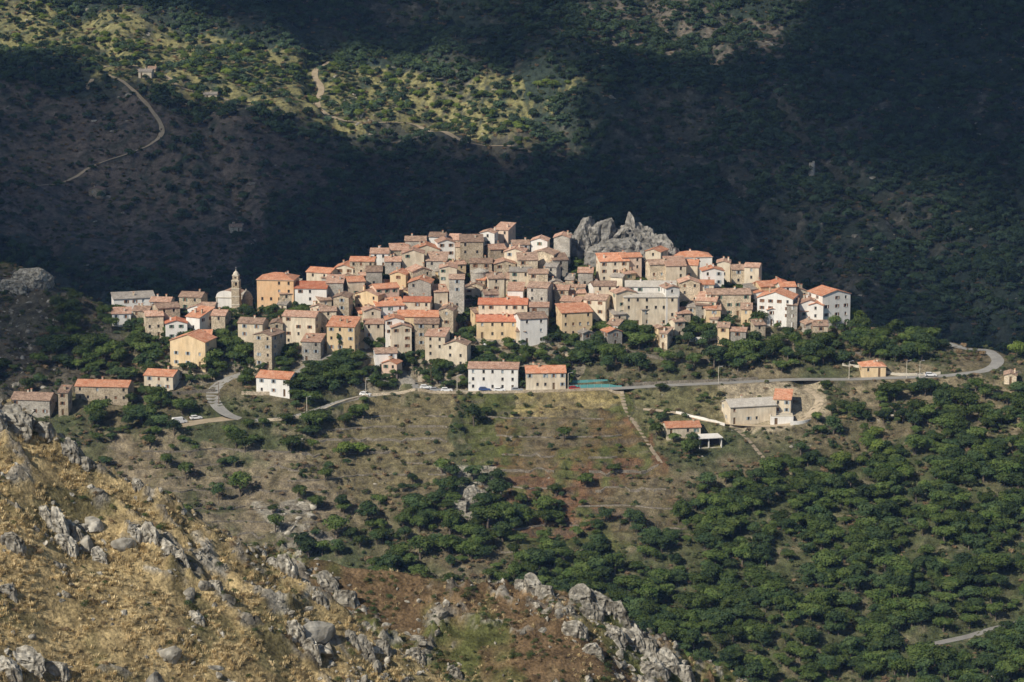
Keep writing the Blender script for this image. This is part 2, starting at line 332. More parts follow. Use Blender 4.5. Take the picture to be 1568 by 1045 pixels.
# ------------------------------------------------------------------ houses
FOOT=[]
def facade(mb,o,a,n,w,h,wk,sh,door=False,win=1.0,dens=1.0):
    o=Vector(o);a=Vector(a);n=Vector(n)
    fl=max(1,int(round(h/2.9))); fh=h/fl
    nc=int(w/random.uniform(2.7,3.6)) if w>3.4 else (1 if w>2 else 0)
    ww=.85*win; wh=min(1.2*win,fh-1.2)
    cs=[(i+.5)*w/nc+random.uniform(-.3,.3) for i in range(nc)]
    X_=[0.0]; 
    for c in cs: X_+=[c-ww/2,c+ww/2]
    X_.append(w); Zs=[-7.0,0.0]
    for f in range(fl): s=f*fh+fh-wh-.5; Zs+=[s,s+wh]
    Zs.append(h); dc=random.randrange(nc)*2+1 if (door and nc) else -1
    def P(x,z,dp=0): return o+a*x+Vector((0,0,z))-n*dp
    for i in range(len(X_)-1):
        for j in range(len(Zs)-1):
            x0,x1,z0,z1=X_[i],X_[i+1],Zs[j],Zs[j+1]
            isd=(i==dc and j in(1,2)); isw=(i%2==1 and j>=2 and j%2==0 and random.random()<.74*dens) and not isd
            if not(isd or isw): mb.face([P(x0,z0),P(x1,z0),P(x1,z1),P(x0,z1)],wk); continue
            dp=.24; k='wood' if isd else ('sh_b' if random.random()<.12 else ('sh_u' if random.random()<.12 else 'pane'))
            mb.face([P(x0,z0,dp),P(x1,z0,dp),P(x1,z1,dp),P(x0,z1,dp)],k)
            for q in (((x0,z0),(x0,z1)),((x1,z0),(x1,z1)),((x0,z1),(x1,z1)),((x0,z0),(x1,z0))):
                if isd and q[0][1]==q[1][1] and ((j==1 and q[0][1]==z1) or (j==2 and q[0][1]==z0)): continue
                mb.face([P(*q[0]),P(*q[1]),P(*q[1],dp),P(*q[0],dp)],wk)
            if isw:
                rz=math.atan2(a.y,a.x); c=P((x0+x1)/2,z0-.05)+n*.05
                mb.box(c,(ww/2+.1,.07,.045),'trim',rz)
                if sh and random.random()<.75:
                    for sx in (x0-.24,x1+.24): mb.box(P(sx,(z0+z1)/2)+n*.035,(.22,.03,wh/2),sh,rz)
def roofsec(mb,prof,axis,l0,l1,k,th=.20):
    def P(p,z,l): return (p,l,z) if axis=='y' else (l,p,z)
    for (p0,z0),(p1,z1) in zip(prof[:-1],prof[1:]):
        mb.face([P(p0,z0+th,l0),P(p1,z1+th,l0),P(p1,z1+th,l1),P(p0,z0+th,l1)],k)
        mb.face([P(p0,z0,l0),P(p1,z1,l0),P(p1,z1,l1),P(p0,z0,l1)],'wood')
        for l in(l0,l1): mb.face([P(p0,z0,l),P(p1,z1,l),P(p1,z1+th,l),P(p0,z0+th,l)],k)
    for (p,z) in (prof[0],prof[-1]): mb.face([P(p,z,l0),P(p,z,l1),P(p,z+th,l1),P(p,z+th,l0)],k)
def house(u=None,ve=0,wp=40,hp=28,roof='g',wall='S',rf='p',yaw=0,d=8.5,name=None,zone='v',pos=None,dims=None,dens=1.0,pitch=None,win=1.0):
    if pos is None:
        x,y,z=sight(u,ve+hp,zone); sc=FPX/(y*1.019); w=wp/sc; h=hp/sc/.98
    else: x,y,z=pos; w,h=dims
    if pos is None: z=float(G(x,y)[0])
    if name is None: name={'S':'stone_house','G':'grey_stone_house','W':'white_house','C':'cream_house','O':'ochre_house','A':'apricot_house','P':'pink_house'}[wall]
    mb=MB(); sh=random.choice([None,None,'sh_b','sh_b','sh_g','sh_u'])
    ov=.32; tp=pitch or random.uniform(.26,.38)
    facade(mb,(-w/2,0,0),(1,0,0),(0,-1,0),w,h,wall,sh,True,win,dens)
    hb=h+(d*tp*.75 if roof=='s' else 0)
    facade(mb,(w/2,0,0),(0,1,0),(1,0,0),d,h,wall,sh,False,win,.7*dens)
    facade(mb,(-w/2,d,0),(0,-1,0),(-1,0,0),d,h,wall,sh,False,win,.7*dens)
    facade(mb,(w/2,d,0),(-1,0,0),(0,1,0),w,hb,wall,None,False,win,.5)
    if roof=='g':
        r=d/2*tp
        for sx in(-w/2,w/2): mb.face([(sx,0,h),(sx,d,h),(sx,d/2,h+r)],wall)
        roofsec(mb,[(-ov,h-ov*tp),(d/2,h+r),(d+ov,h-ov*tp)],'x',-w/2-ov,w/2+ov,rf)
        mb.box((0,d/2,h+r+.22),(w/2+ov,.14,.07),rf); top=h+r
    elif roof=='e':
        r=w/2*tp
        for sy in(0,d): mb.face([(-w/2,sy,h),(w/2,sy,h),(0,sy,h+r)],wall)
        roofsec(mb,[(-w/2-ov,h-ov*tp),(0,h+r),(w/2+ov,h-ov*tp)],'y',-ov,d+ov,rf)
        mb.box((0,d/2,h+r+.22),(.14,d/2+ov,.07),rf); top=h+r
    elif roof=='s':
        r=d*tp*.75
        for sx in(-w/2,w/2): mb.face([(sx,0,h),(sx,d,h),(sx,d,h+r)],wall)
        roofsec(mb,[(-ov,h-ov*tp*.75),(d+ov,h+r+ov*tp*.75)],'x',-w/2-ov,w/2+ov,rf); top=h+r*.7
    elif roof=='h':
        r=min(w,d)/2*tp; e=ov; q=min(w,d)/2
        a=[(-w/2-e,-e),(w/2+e,-e),(w/2+e,d+e),(-w/2-e,d+e)]; zb=h-.02
        r0=(-w/2+q,d/2,h+r+.15);r1=(w/2-q,d/2,h+r+.15)
        if r0[0]>r1[0]: r0=r1=(0,d/2,h+r+.15)
        A=[(*p,zb+.12) for p in a]
        mb.face([A[0],A[1],r1,r0],rf);mb.face([A[2],A[3],r0,r1],rf);mb.face([A[1],A[2],r1],rf);mb.face([A[3],A[0],r0],rf)
        mb.box((0,d/2,h+.03),(w/2+e-.01,d/2+e-.01,.06),'trim'); top=h+r*.6
    else:
        mb.face([(-w/2,0,h-.35),(w/2,0,h-.35),(w/2,d,h-.35),(-w/2,d,h-.35)],rf)
        for sx in(-1,1): mb.box((sx*(w/2-.12),d/2,h+.12),(.14,d/2+.02,.12),'trim')
        for sy in(0.12,d-.12): mb.box((0,sy,h+.12),(w/2-.27,.14,.12),'trim'); 
        top=h
    for k in range(random.choice([0,1,1,2])):
        cx=random.uniform(-.35,.35)*w; cy=d*random.uniform(.35,.75); mb.box((cx,cy,top+.1),(.28,.33,.85),random.choice([wall,'S','trim'])); mb.box((cx,cy,top+1.0),(.36,.41,.05),'o')
    FOOT.append((x,y+d/2,max(w,d)/2+.5))
    return mb.obj(name,(x,y,z),math.radians(yaw))
Hs="""47 612 62 24 g G b -8 9
100 606 24 32 s S b 6 7
156 593 84 24 g S o -6 9
243 576 48 22 g C o -14 9
208 459 66 20 g S y 0 8
246 470 34 22 g S p 8 8
290 456 38 18 g S b 0 8
187 481 30 20 s S p 6 7
218 480 30 18 g S b -5 8
262 484 44 24 g S b 5 8
303 474 30 20 g S p -8 7
296 494 38 24 s W o -14 9
268 500 40 26 g W r -10 8
240 497 28 22 g S p 8 8
332 488 34 28 g S p 6 8
318 470 24 20 g S b 0 7
288 524 60 42 e O o -18 10
318 516 26 26 s C o 0 7
385 500 54 32 g C b -5 9
400 531 48 34 e S b -20 9
418 580 56 27 g W o -18 9
457 493 72 36 g C p 0 9
424 500 30 30 g S b 8 8
476 520 34 30 s S p -5 8
422 430 58 48 h A o -7 11
476 443 50 34 g W r -5 12
512 434 36 38 s S p 6 9
487 417 44 26 g C o -4 9
524 414 40 26 g C o 4 9
556 404 42 30 g S o 0 9
582 392 32 28 g S p -8 9
520 468 36 34 e S b -8 9
548 436 36 34 g C o 8 8
560 455 44 36 e O p -12 9
572 425 34 30 g S b 0 8
600 401 34 28 g S p 6 8
638 359 36 30 g S b 8 8
668 362 40 28 g S b -6 8
694 356 22 24 s C p 0 7
612 378 42 28 s S p 4 8
650 384 46 28 g C o -6 8
686 380 34 28 e W p 10 8
708 386 26 26 g S b 0 8
745 362 26 36 e W p -12 7
770 354 30 34 s P p -6 8
722 388 38 28 s S b 3 8
760 386 40 30 g S p 0 8
800 376 44 32 g S b 5 8
826 377 34 30 g S p 0 8
859 377 26 34 g S p -6 9
790 394 40 28 e C p 8 8
828 398 40 28 g S b 0 8
632 402 40 28 g C p 0 8
668 404 42 28 s S b -5 8
702 406 34 28 g O p 6 8
738 404 36 28 g S b -8 8
772 406 38 30 e S p 0 8
808 416 38 30 s S b 5 8
840 410 30 44 g S y 0 7
860 402 24 30 s S b 6 7
608 424 40 32 g O o -5 8
646 424 44 32 g S p 6 8
684 424 36 34 e C p -8 8
762 428 36 30 g S b 4 8
796 424 34 34 g C y -4 8
826 436 34 30 g S b 0 8
852 434 24 36 e S y 5 7
596 454 38 34 g P o 6 8
640 446 44 34 g S o -5 8
676 448 32 34 s C p 0 8
700 444 32 42 g S b 3 8
750 452 34 34 g S b -5 8
786 446 40 34 s S p 5 8
822 458 38 34 g S b 0 9
862 448 28 36 g S p 0 8
600 472 44 32 s W o 4 8
640 470 44 34 g C r -3 9
682 476 36 40 e S b 7 9
770 468 76 36 g C r -2 10
826 474 36 36 g S p 6 9
524 505 46 40 g O o -6 9
506 478 36 34 g S b 6 8
570 480 34 34 e C p 10 8
574 500 44 34 g C p -4 9
640 486 64 32 g O o -3 9
614 510 48 40 g C p 4 9
655 500 48 46 g S b -4 8
664 516 38 44 s S p 5 8
762 494 66 28 g O r 0 9
820 496 44 34 g S b 5 9
606 508 30 34 e W o -10 8
592 550 52 22 g S b 5 8
596 558 30 24 e P o -14 7
700 536 40 28 g S b 6 7
755 562 78 34 g W p -4 9
836 570 62 26 g C o 3 9
872 462 34 34 g S p -4 8
886 482 52 36 g O o 6 9
908 464 44 36 g C b -6 9
926 446 48 40 g C b 4 9
896 426 36 26 g S p 0 8
942 414 50 30 g C o -3 9
968 408 36 30 g P o 4 8
998 394 34 32 e C o -10 8
996 440 78 36 g W w -2 9
958 462 38 36 g C p 5 9
996 456 84 44 g C w 0 6
1028 458 32 38 g W p 8 8
1012 418 40 30 g S b 6 8
1062 388 58 34 h W o 6 10
1036 420 34 30 s C p -5 8
1056 410 38 28 g C o 8 8
1090 424 34 30 g W o -6 8
1108 404 34 30 e S p -12 8
1130 410 30 32 g S b 5 8
1056 442 34 34 e S p -8 8
1084 440 36 32 g C o 5 8
1152 422 30 28 g C p 0 8
1172 440 36 28 g O o 6 8
1116 452 68 34 g S b 3 9
1080 462 36 30 s S p 0 8
1196 428 34 30 e C r -10 8
1206 440 36 32 g W o 8 8
1186 458 56 42 e W o -16 10
1238 466 36 34 g S p 6 8
1224 446 30 28 g C p 0 8
1252 476 30 28 e S o -8 8
1280 452 50 50 e W o 24 11
1260 446 34 34 g P o -6 8
1047 655 54 16 g C o 8 8
1338 558 38 16 h O o 4 8
1548 576 30 14 g S b 0 7
1212 480 22 24 s G b 0 7"""
BIG={(422,430),(476,443),(755,562),(836,570),(770,468),(762,494),(996,440),(996,456),(1062,388),(1186,458),(1280,452),(288,524),(418,580),(156,593),(47,612),(243,576),(1047,655),(1338,558),(1116,452),(640,486)}
for l in Hs.split('\n'):
    a=l.split(); u,ve,wp,hp=[float(q) for q in a[:4]]; yw=float(a[7]); d=float(a[8]); rt=a[4]; wl=a[5]
    if (int(u),int(ve)) not in BIG:
        yw+=random.uniform(-18,18); f=random.uniform(.6,1.02); wp*=f; u+=random.uniform(-3,3)
        up=random.choice([0,0,3,7,12,16]); up=min(up,4) if ve<372 else up; ve-=up; hp+=up; d*=random.uniform(.8,1.0)
        if rt=='g' and random.random()<.25: rt='e' if wp<42 else 's'
        if wl=='S': wl=random.choice('SSSSGGCW')
    house(u,ve,wp*.98,hp,rt,wl,a[6],yw,d)
for i in range(80):
    u=random.uniform(410,1260); t=abs(u-760)/500
    v=random.uniform(395+60*t,512)
    if 740<u<880: v=random.uniform(395,510)
    house(u,v,random.uniform(12,26),random.uniform(14,28),random.choice('sseg'),random.choice('SSSGCCOW'),random.choice('pbboy'),random.uniform(-28,28),random.uniform(4,6),name='outbuilding')
house(440,402,34,34,'f','S','trim',-8,8,name='old_square_tower'); house(432,412,22,24,'f','S','trim',-8,7,name='old_square_tower')
for a in ((222,112,20,10,'g','C','y'),(322,146,20,9,'g','C','y'),(147,292,22,13,'e','S','b'),(362,350,18,10,'g','S','b'),(232,108,12,8,'g','S','b')):
    house(*a,random.uniform(-15,15),8,name='farmhouse',zone='b',dens=.6)
# ---- church and bell tower
def church():
    x,y,z=sight(346,478); z=float(G(x,y)[0]); mb=MB()
    w,h,d=7.5,6.6,15
    facade(mb,(-w/2,0,0),(1,0,0),(0,-1,0),w,h,'W',None,True,.9,.3)
    facade(mb,(w/2,0,0),(0,1,0),(1,0,0),d,h,'C',None,False,.9,.4); facade(mb,(-w/2,d,0),(0,-1,0),(-1,0,0),d,h,'C',None,False,.9,.4)
    pts=[(-w/2,0,h)]+[(math.sin(t)*w/2*.98,0,h+2.6*math.cos(t)**.7) for t in np.linspace(-1.5,1.5,15)]+[(w/2,0,h)]
    for a,b in zip(pts[:-1],pts[1:]):
        mb.face([(a[0],0,h),(b[0],0,h),b,a],'W'); mb.face([a,b,(b[0],.4,b[2]),(a[0],.4,a[2])],'trim')
    mb.box((0,-.05,h),(w/2+.15,.15,.15),'trim')
    for sx in(-1,1): mb.box((sx*(w/2-.3),-.06,h/2),(.28,.08,h/2-.2),'trim')
    roofsec(mb,[(-w/2-.3,h-.1),(0,h+1.6),(w/2+.3,h-.1)],'y',.45,d+.3,'p')
    mb.lathe((6.5,6,0),[(2.4,-4),(2.4,5.0),(2.7,5.1),(2.7,5.4),(2.4,5.5),(2.25,6.4),(1.8,7.4),(1.1,8.1),(.35,8.4),(.35,8.9),(0,9.2)],'G',14)
    mb.obj('church',(x,y,z),math.radians(-8)); FOOT.append((x,y+7,8))
    x,y,z=sight(363,480); z=float(G(x,y)[0]); mb=MB()
    s=1.5
    mb.box((0,0,2.0),(s,s,8.0),'S')
    for zz in (4,7.2,10.1): mb.box((0,0,zz),(s+.15,s+.15,.14),'trim')
    def stage(z0,z1,s,ow):
        for sx in(-1,1):
            for sy in(-1,1): mb.box((sx*(s-.3),sy*(s-.3),(z0+z1)/2),(.3,.3,(z1-z0)/2),'S')
        mb.box((0,0,z1+.18),(s+.12,s+.12,.17),'trim')
        for sx,sy,hx,hy in((0,-1,1,0),(0,1,1,0),(-1,0,0,1),(1,0,0,1)):
            mb.box((sx*(s-.2),sy*(s-.2),z1-.2),((s-.61) if hx else .14,(s-.61) if hy else .14,.2),'S')
            mb.box((sx*(s-.2),sy*(s-.2),z0+.25),((s-.61) if hx else .14,(s-.61) if hy else .14,.25),'S')
        mb.box((0,0,z0+.12),(s-.35,s-.35,.1),'S')
        mb.lathe((0,0,z0+.6),[(.0,1.1),(.22,1.05),(.3,.6),(.45,.2),(.45,.15)],'wood',8)
    stage(10.24,12.9,1.38,1.3); stage(13.25,14.9,1.1,.9)
    mb.lathe((0,0,15.2),[(1.15,0),(1.1,.3),(.9,.8),(.6,1.2),(.2,1.4),(.15,1.8),(0,2.1)],'trim',10)
    mb.tube((0,0,17.2),(0,0,18.2),.05,.04,'metal'); mb.box((0,0,17.9),(.3,.04,.04),'metal')
    mb.obj('bell_tower',(x,y-1.5,z),math.radians(-10)); FOOT.append((x,y,3))
church()
x,y,z=sight(734,452); mb=MB(); z=float(G(x,y)[0])
mb.lathe((0,0,0),[(3.6,-6),(3.35,8.2),(3.55,8.25),(3.55,8.7),(3.2,8.75),(0,9.9)],'G',20)
for t in (-1.9,-1.2): mb.box((3.42*math.cos(t),3.42*math.sin(t),5.5),(.3,.12,.5),'pane',t+math.pi/2)
mb.obj('round_tower',(x,y+3,z))
x,y,z=sight(1243,268,'b'); mb=MB(); z=float(G(x,y)[0])
mb.lathe((0,0,0),[(2.2,-3),(2.0,4),(1.7,7.0),(1.4,7.0),(1.4,5)],'G',9); mb.box((.9,0,7.2),(.6,.6,.8),'G'); mb.obj('ruined_tower',(x,y,z))
# ---- villa on the right with white terrace
x,y,z=sight(1158,650)
z=float(G(x,y)[0]); sc=FPX/(y*1.019)
house(name='villa',pos=(x-1,y+1,z),dims=(74/sc,28/sc),roof='g',wall='C',rf='w',yaw=14,d=10,dens=.5)
house(name='villa',pos=(x+9.5,y+5,z+.2),dims=(26/sc,34/sc),roof='s',wall='C',rf='o',yaw=-10,d=8,dens=.8)
house(name='villa_annex',pos=(x+9,y-.5,z-.6),dims=(8,3.6),roof='f',wall='W',rf='trim',yaw=0,d=5,win=1.3)
mb=MB()
for t in np.linspace(-1.6,1.45,22):
    mb.box((12.5+8*math.cos(t),6+8*math.sin(t),.3),(.62,.14,1.6),'W',t+math.pi/2)
mb.obj('terrace_wall',(x,y-1,z))
x,y,z=sight(1088,688); z=float(G(x,y)[0]); mb=MB(); w,h,d=8.2,3.4,6
mb.box((0,d-.1,h/2-1),(w/2,.1,h/2+1),'W')
for sx in(-1,1): mb.box((sx*(w/2-.12),d/2-.1,h/2-1),(.12,d/2-.1,h/2+1),'W')
mb.box((0,d/2-.2,h+.13),(w/2+.2,d/2+.4,.13),'W'); mb.box((0,d/2,-1.0),(w/2-.13,d/2-.3,1.0),'trim')
mb.box((-.6,.3,h/2),(.2,.2,h/2-.003),'W'); mb.box((0,2.5,1.7),(w/2-.3,.05,1.66),'pane')
mb.obj('modern_white_house',(x,y,z+.3),math.radians(12)); FOOT.append((x,y+3,6))
# ------------------------------------------------------------------ walls, fences, poles, cars
def wallpts(mb,P,h=1.2,t=.35,mat='S',down=1.5):
    z=G(P[:,0],P[:,1])
    for i in range(len(P)-1):
        a=P[i];b=P[i+1];d=b-a; L_=np.linalg.norm(d); nn=np.array([-d[1],d[0]])/L_*t/2
        c=[(a-nn,z[i]),(b-nn,z[i+1]),(b+nn,z[i+1]),(a+nn,z[i])]
        lo=[(p[0],p[1],q-down) for p,q in c];hi=[(p[0],p[1],q+h+.06*math.sin(i*2.1)) for p,q in c]
        mb.face(hi,mat);mb.face([lo[0],lo[1],hi[1],hi[0]],mat);mb.face([lo[2],lo[3],hi[3],hi[2]],mat)
        if i in(0,len(P)-2): mb.face([lo[0],lo[3],hi[3],hi[0]],mat);mb.face([lo[1],lo[2],hi[2],hi[1]],mat)
for px,h,mt_ in ([[(640,606),(700,607),(800,606),(880,604),(955,601)],.9,'S'],[[(400,652),(450,646),(490,636),(530,619),(570,609),(636,607)],.9,'S'],
    [[(560,586),(600,590),(636,592)],1.8,'G'],[[(640,583),(690,585),(712,580)],2.0,'S'],
    [[(700,528),(760,530),(845,526)],2.2,'S'],
    [[(958,588),(1050,584),(1160,580)],1.1,'dry'],[[(960,540),(1010,552),(1080,556),(1150,552)],1.2,'dry'],[[(1050,524),(1120,520)],1.6,'W'],
    [[(1035,634),(1075,646),(1110,652)],.9,'W'],[[(1180,515),(1250,540),(1330,545)],1.2,'dry'],[[(1290,560),(1380,572),(1440,570)],.9,'trim'],
    [[(150,620),(230,610),(330,600)],1.2,'dry'],[[(370,605),(450,606)],1.2,'S'],[[(860,545),(930,548),(960,540)],1.5,'S']):
    mb=MB(); wallpts(mb,spline([sight(u,v)[:2] for u,v in px],2.0),h,.4,mt_); mb.obj('stone_wall')
# dry-stone terrace walls following the contours of the fields below the road
for TP,lv0,lv1,dl in ((terr,-34,-6,2.6),(terr3,-60,-12,3.0),(terr2,-48,-6,4.0)):
    mb=MB(); yy=np.arange(TP[:,1].min(),TP[:,1].max(),1.0); xx=np.arange(TP[:,0].min(),TP[:,0].max(),2.0)
    XX,YY=np.meshgrid(xx,yy); HH=H(XX,YY); ins=inpoly(XX,YY,TP)
    for lv in np.arange(lv0,lv1,dl):
        run=[]
        for i in range(len(xx)):
            s_=np.where((HH[:-1,i]<lv)&(HH[1:,i]>=lv)&ins[:-1,i])[0]; ok=len(s_)>0 and perlin(xx[i]/14,lv*1.7)>-.22
            p=(xx[i],yy[s_[0]]) if ok else None
            if p and run and abs(p[1]-run[-1][1])>4: p=None
            if p: run.append(p)
            else:
                if len(run)>3: wallpts(mb,np.array(run),.45,.5,'dry',1.2)
                run=[]
        if len(run)>3: wallpts(mb,np.array(run),.45,.5,'dry',1.2)
    if mb.v: mb.obj('dry_stone_terrace_wall')
def pole(px,h,zone='v',name='utility_pole'):
    x,y,z=sight(*px,zone); z=float(G(x,y)[0]); mb=MB()
    mb.tube((0,0,-.5),(0,0,h),.13,.09,'trim' if name=='street_lamp' else 'wood'); 
    if name=='street_lamp': mb.tube((0,0,h-.1),(1.1,-.2,h+.25),.06,.05,'metal'); mb.box((1.3,-.22,h+.25),(.35,.14,.07),'metal')
    else: mb.box((0,0,h-.5),(.8,.05,.06),'wood'); [mb.tube((s,0,h-.44),(s,0,h-.2),.05,.03,'metal') for s in(-.7,0,.7)]
    mb.obj(name,(x,y,z),random.uniform(-.5,.5))
for p in ((1388,582),(1408,585),(1100,592),(870,602),(700,604),(560,612),(470,640),(1300,582)): pole(p,6.5,name='street_lamp')
for p in ((55,142),(660,590),(960,560),(335,620)): pole(p,8 if p[1]>200 else 14,'b' if p[1]<200 else 'v')
P=spline([sight(u,v)[:2] for u,v in ((872,592),(910,592),(952,590))],2.0); mb=MB(); z=G(P[:,0],P[:,1])
for row,dy,hh in ((0,0,1.3),(1,3.5,1.3)):
    for i in range(len(P)-1):
        a=P[i];b=P[i+1]; za=z[i];zb=z[i+1]
        mb.face([(a[0],a[1]+dy,za+.1+row),(b[0],b[1]+dy,zb+.1+row),(b[0],b[1]+dy,zb+hh+row),(a[0],a[1]+dy,za+hh+row)],'turq')
        mb.tube((a[0],a[1]+dy,za-.5),(a[0],a[1]+dy,za+hh+.15+row),.05,.05,'metal')
mb.obj('turquoise_net_fence')
def car(x,y,z,rz,k,van=False):
    mb=MB(); L_=4.3 if not van else 5.2; W=.87; 
    if van: prof=[(-2.6,.35),(-2.6,2.1),(-2.4,2.25),(1.1,2.25),(1.9,1.35),(2.5,1.15),(2.6,.9),(2.6,.35)]; gl=[(.95,2.1),(1.0,1.35),(1.75,1.35),(1.2,2.1)]
    else: prof=[(-2.15,.35),(-2.15,.85),(-2.0,1.0),(-1.7,1.42),(-1.3,1.5),(.2,1.48),(1.0,.98),(1.95,.85),(2.15,.65),(2.15,.35)]; gl=[(-1.75,1.0),(-1.5,1.38),(.15,1.38),(.8,1.0)]
    def wd(p): return W*(.86 if p[1]>1.2 and not van else (.92 if p[1]>2 else 1))
    for i in range(len(prof)):
        a=prof[i];b=prof[(i+1)%len(prof)]
        kk='pane' if ((not van and i in(2,5)) or (van and i==3)) else k
        mb.face([(a[0],-wd(a),a[1]),(b[0],-wd(b),b[1]),(b[0],wd(b),b[1]),(a[0],wd(a),a[1])],kk)
    for s in(-1,1):
        n=len(prof); c=(0,s*W,.7)
        for i in range(n):
            a=prof[i];b=prof[(i+1)%n]; mb.face([c,(a[0],s*wd(a),a[1]),(b[0],s*wd(b),b[1])],k)
        mb.face([(p[0],s*(W*.93+.02 if not van else W+.01),p[1]) for p in gl],'pane')
        for wx_ in(-L_*.31,L_*.31): mb.tube((wx_,s*(W-.2),.32),(wx_,s*(W+.03),.32),.32,.32,'tire',12); mb.tube((wx_,s*(W+.02),.32),(wx_,s*(W+.05),.32),.17,.15,'metal',8)
        mb.box((2.12 if not van else 2.57,s*.6,.68),(.06,.16,.08),'trim'); mb.box((-2.13 if not van else -2.58,s*.65,.8),(.05,.12,.09),'carr')
    return mb.obj('parked_van' if van else 'parked_car',(x,y,z),rz)
for (u,v,k,van,dr) in ((652,599,'carw',0,0),(667,600,'carg',0,0),(684,601,'carw',0,0),(275,648,'carw',1,.5),(300,636,'carw',0,.4),(742,598,'carb',0,0),(765,599,'carw',0,0),(792,600,'carg',0,0),(744,529,'carw',0,1.4),(756,529,'carg',0,1.5),(786,528,'carb',0,1.5),(880,599,'carr',0,0),(560,607,'carw',0,-.4),(1425,578,'carw',0,0),(484,660,'carb',0,.3)):
    x,y,z=sight(u,v); car(x,y,float(G(x,y)[0])+.12,dr,k,van)
# ------------------------------------------------------------------ scattering
def scatter(name,P,S,R,protos):
    me=bpy.data.meshes.new(name); n=len(P)
    me.vertices.add(n); me.vertices.foreach_set('co',np.asarray(P,np.float32).ravel())
    for nm,a in(('scl',S),('rot',R)):
        at=me.attributes.new(nm,'FLOAT_VECTOR','POINT'); at.data.foreach_set('vector',np.asarray(a,np.float32).ravel())
    at=me.attributes.new('idx','INT','POINT'); at.data.foreach_set('value',rng.integers(0,len(protos),n).astype(np.int32))
    ob=link(bpy.data.objects.new(name,me))
    ng=bpy.data.node_groups.new(name+'_gn','GeometryNodeTree')
    ng.interface.new_socket('Geometry',in_out='INPUT',socket_type='NodeSocketGeometry'); ng.interface.new_socket('Geometry',in_out='OUTPUT',socket_type='NodeSocketGeometry')
    gi=ng.nodes.new('NodeGroupInput');go=ng.nodes.new('NodeGroupOutput'); ip=ng.nodes.new('GeometryNodeInstanceOnPoints'); j=ng.nodes.new('GeometryNodeJoinGeometry')
    for p in protos:
        oi=ng.nodes.new('GeometryNodeObjectInfo'); oi.inputs['Object'].default_value=p; oi.inputs['As Instance'].default_value=True; ng.links.new(oi.outputs['Geometry'],j.inputs[0])
    def na(nm,t):
        q=ng.nodes.new('GeometryNodeInputNamedAttribute'); q.data_type=t; q.inputs['Name'].default_value=nm
        return [o for o in q.outputs if o.enabled and o.name=='Attribute'][0]
    ng.links.new(gi.outputs[0],ip.inputs['Points']); ng.links.new(j.outputs[0],ip.inputs['Instance']); ip.inputs['Pick Instance'].default_value=True
    ng.links.new(na('idx','INT'),ip.inputs['Instance Index']); ng.links.new(na('rot','FLOAT_VECTOR'),ip.inputs['Rotation']); ng.links.new(na('scl','FLOAT_VECTOR'),ip.inputs['Scale'])
    ng.links.new(ip.outputs[0],go.inputs[0])
    md=ob.modifiers.new('instances','NODES'); md.node_group=ng
    return ob
def leaves(c,n,s,r):
    N_=len(c); t=r.normal(size=(N_,3)); t-= (t*n).sum(1)[:,None]*n; t/=np.linalg.norm(t,axis=1)[:,None]; b=np.cross(n,t)
    a=s*r.uniform(.6,1.2,N_); e=s*r.uniform(.5,1.0,N_)
    v=np.stack([c+t*a[:,None],c+b*e[:,None],c-t*a[:,None]*r.uniform(.6,1,N_)[:,None],c-b*e[:,None]],1).reshape(-1,3)
    return v
def tree(name,h,rad,nl,lobes,ls,seed,leafm,flat=.8,trunk=True,cz=None,loc=(0,0,0)):
    r=np.random.default_rng(seed); mb=MB(); cz=cz or h*.55
    L=[(0,0,cz+.1*h,rad*.62)]
    for i in range(lobes):
        a=i*2.4+r.uniform(-.5,.5); q=rad*.68*math.sqrt((i+.5)/lobes); zz=cz+(r.uniform(-.45,.7))*(h-cz)*.8*(1-.35*q/rad)
        L.append((q*math.cos(a),q*math.sin(a),zz,rad*r.uniform(.3,.48)))
    if trunk:
        pr=Vector((0,0,-1.0)); rr=.05*h
        for k in range(3):
            q=Vector((r.uniform(-.15,.15)*(k+1),r.uniform(-.15,.15)*(k+1),h*.16*(k+1))); mb.tube(pr,q,rr,rr*.8,'bark',7,False); pr=q; rr*=.8
        for l in L[1:7]: mb.tube(pr,(l[0],l[1],l[2]),rr*.6,.03,'bark',5,False)
    L=np.array(L); vol=L[:,3]**2; pk=r.choice(len(L),nl,p=vol/vol.sum())
    d=r.normal(size=(nl,3)); d/=np.linalg.norm(d,axis=1)[:,None]; d[:,2]=np.where(d[:,2]<-.35,-d[:,2],d[:,2])
    rr=L[pk,3]*r.uniform(.78,1.05,nl)*(1+.10*np.sin(d[:,0]*9+pk)*np.cos(d[:,1]*8))
    c=L[pk,:3]+d*rr[:,None]*np.array([1,1,flat])
    nn=d+r.normal(size=d.shape)*.33; nn/=np.linalg.norm(nn,axis=1)[:,None]
    v=leaves(c,nn,ls,r); b0=len(mb.v); mb.v+= [tuple(p) for p in v.tolist()]; k=mb.mi(leafm)
    mb.f+= [(b0+4*i,b0+4*i+1,b0+4*i+2,b0+4*i+3) for i in range(nl)]; mb.m+=[k]*nl
    return mb.obj(name,loc)
def onground(u,v,zone='v'):
    x,y,z=sight(u,v,zone); return (x,y,float(G(x,y)[0])-.1)
oaks=[tree('oak_tree',6.2+.4*i,3.5+.2*i,1150,9+i,.34,100+i,['leaf','leafb','leaf','leafb','leaf'][i],loc=onground(*p)) for i,p in enumerate([(677,724),(735,805),(1060,700),(905,548),(1320,530)])]
far=[tree('holm_oak_tree',6+.4*i,3.8+.2*i,320,8,.62,230+i,['leaff','leafb','leaff'][i],loc=onground(*p,'b')) for i,p in enumerate([(700,260),(1000,240),(300,300)])]
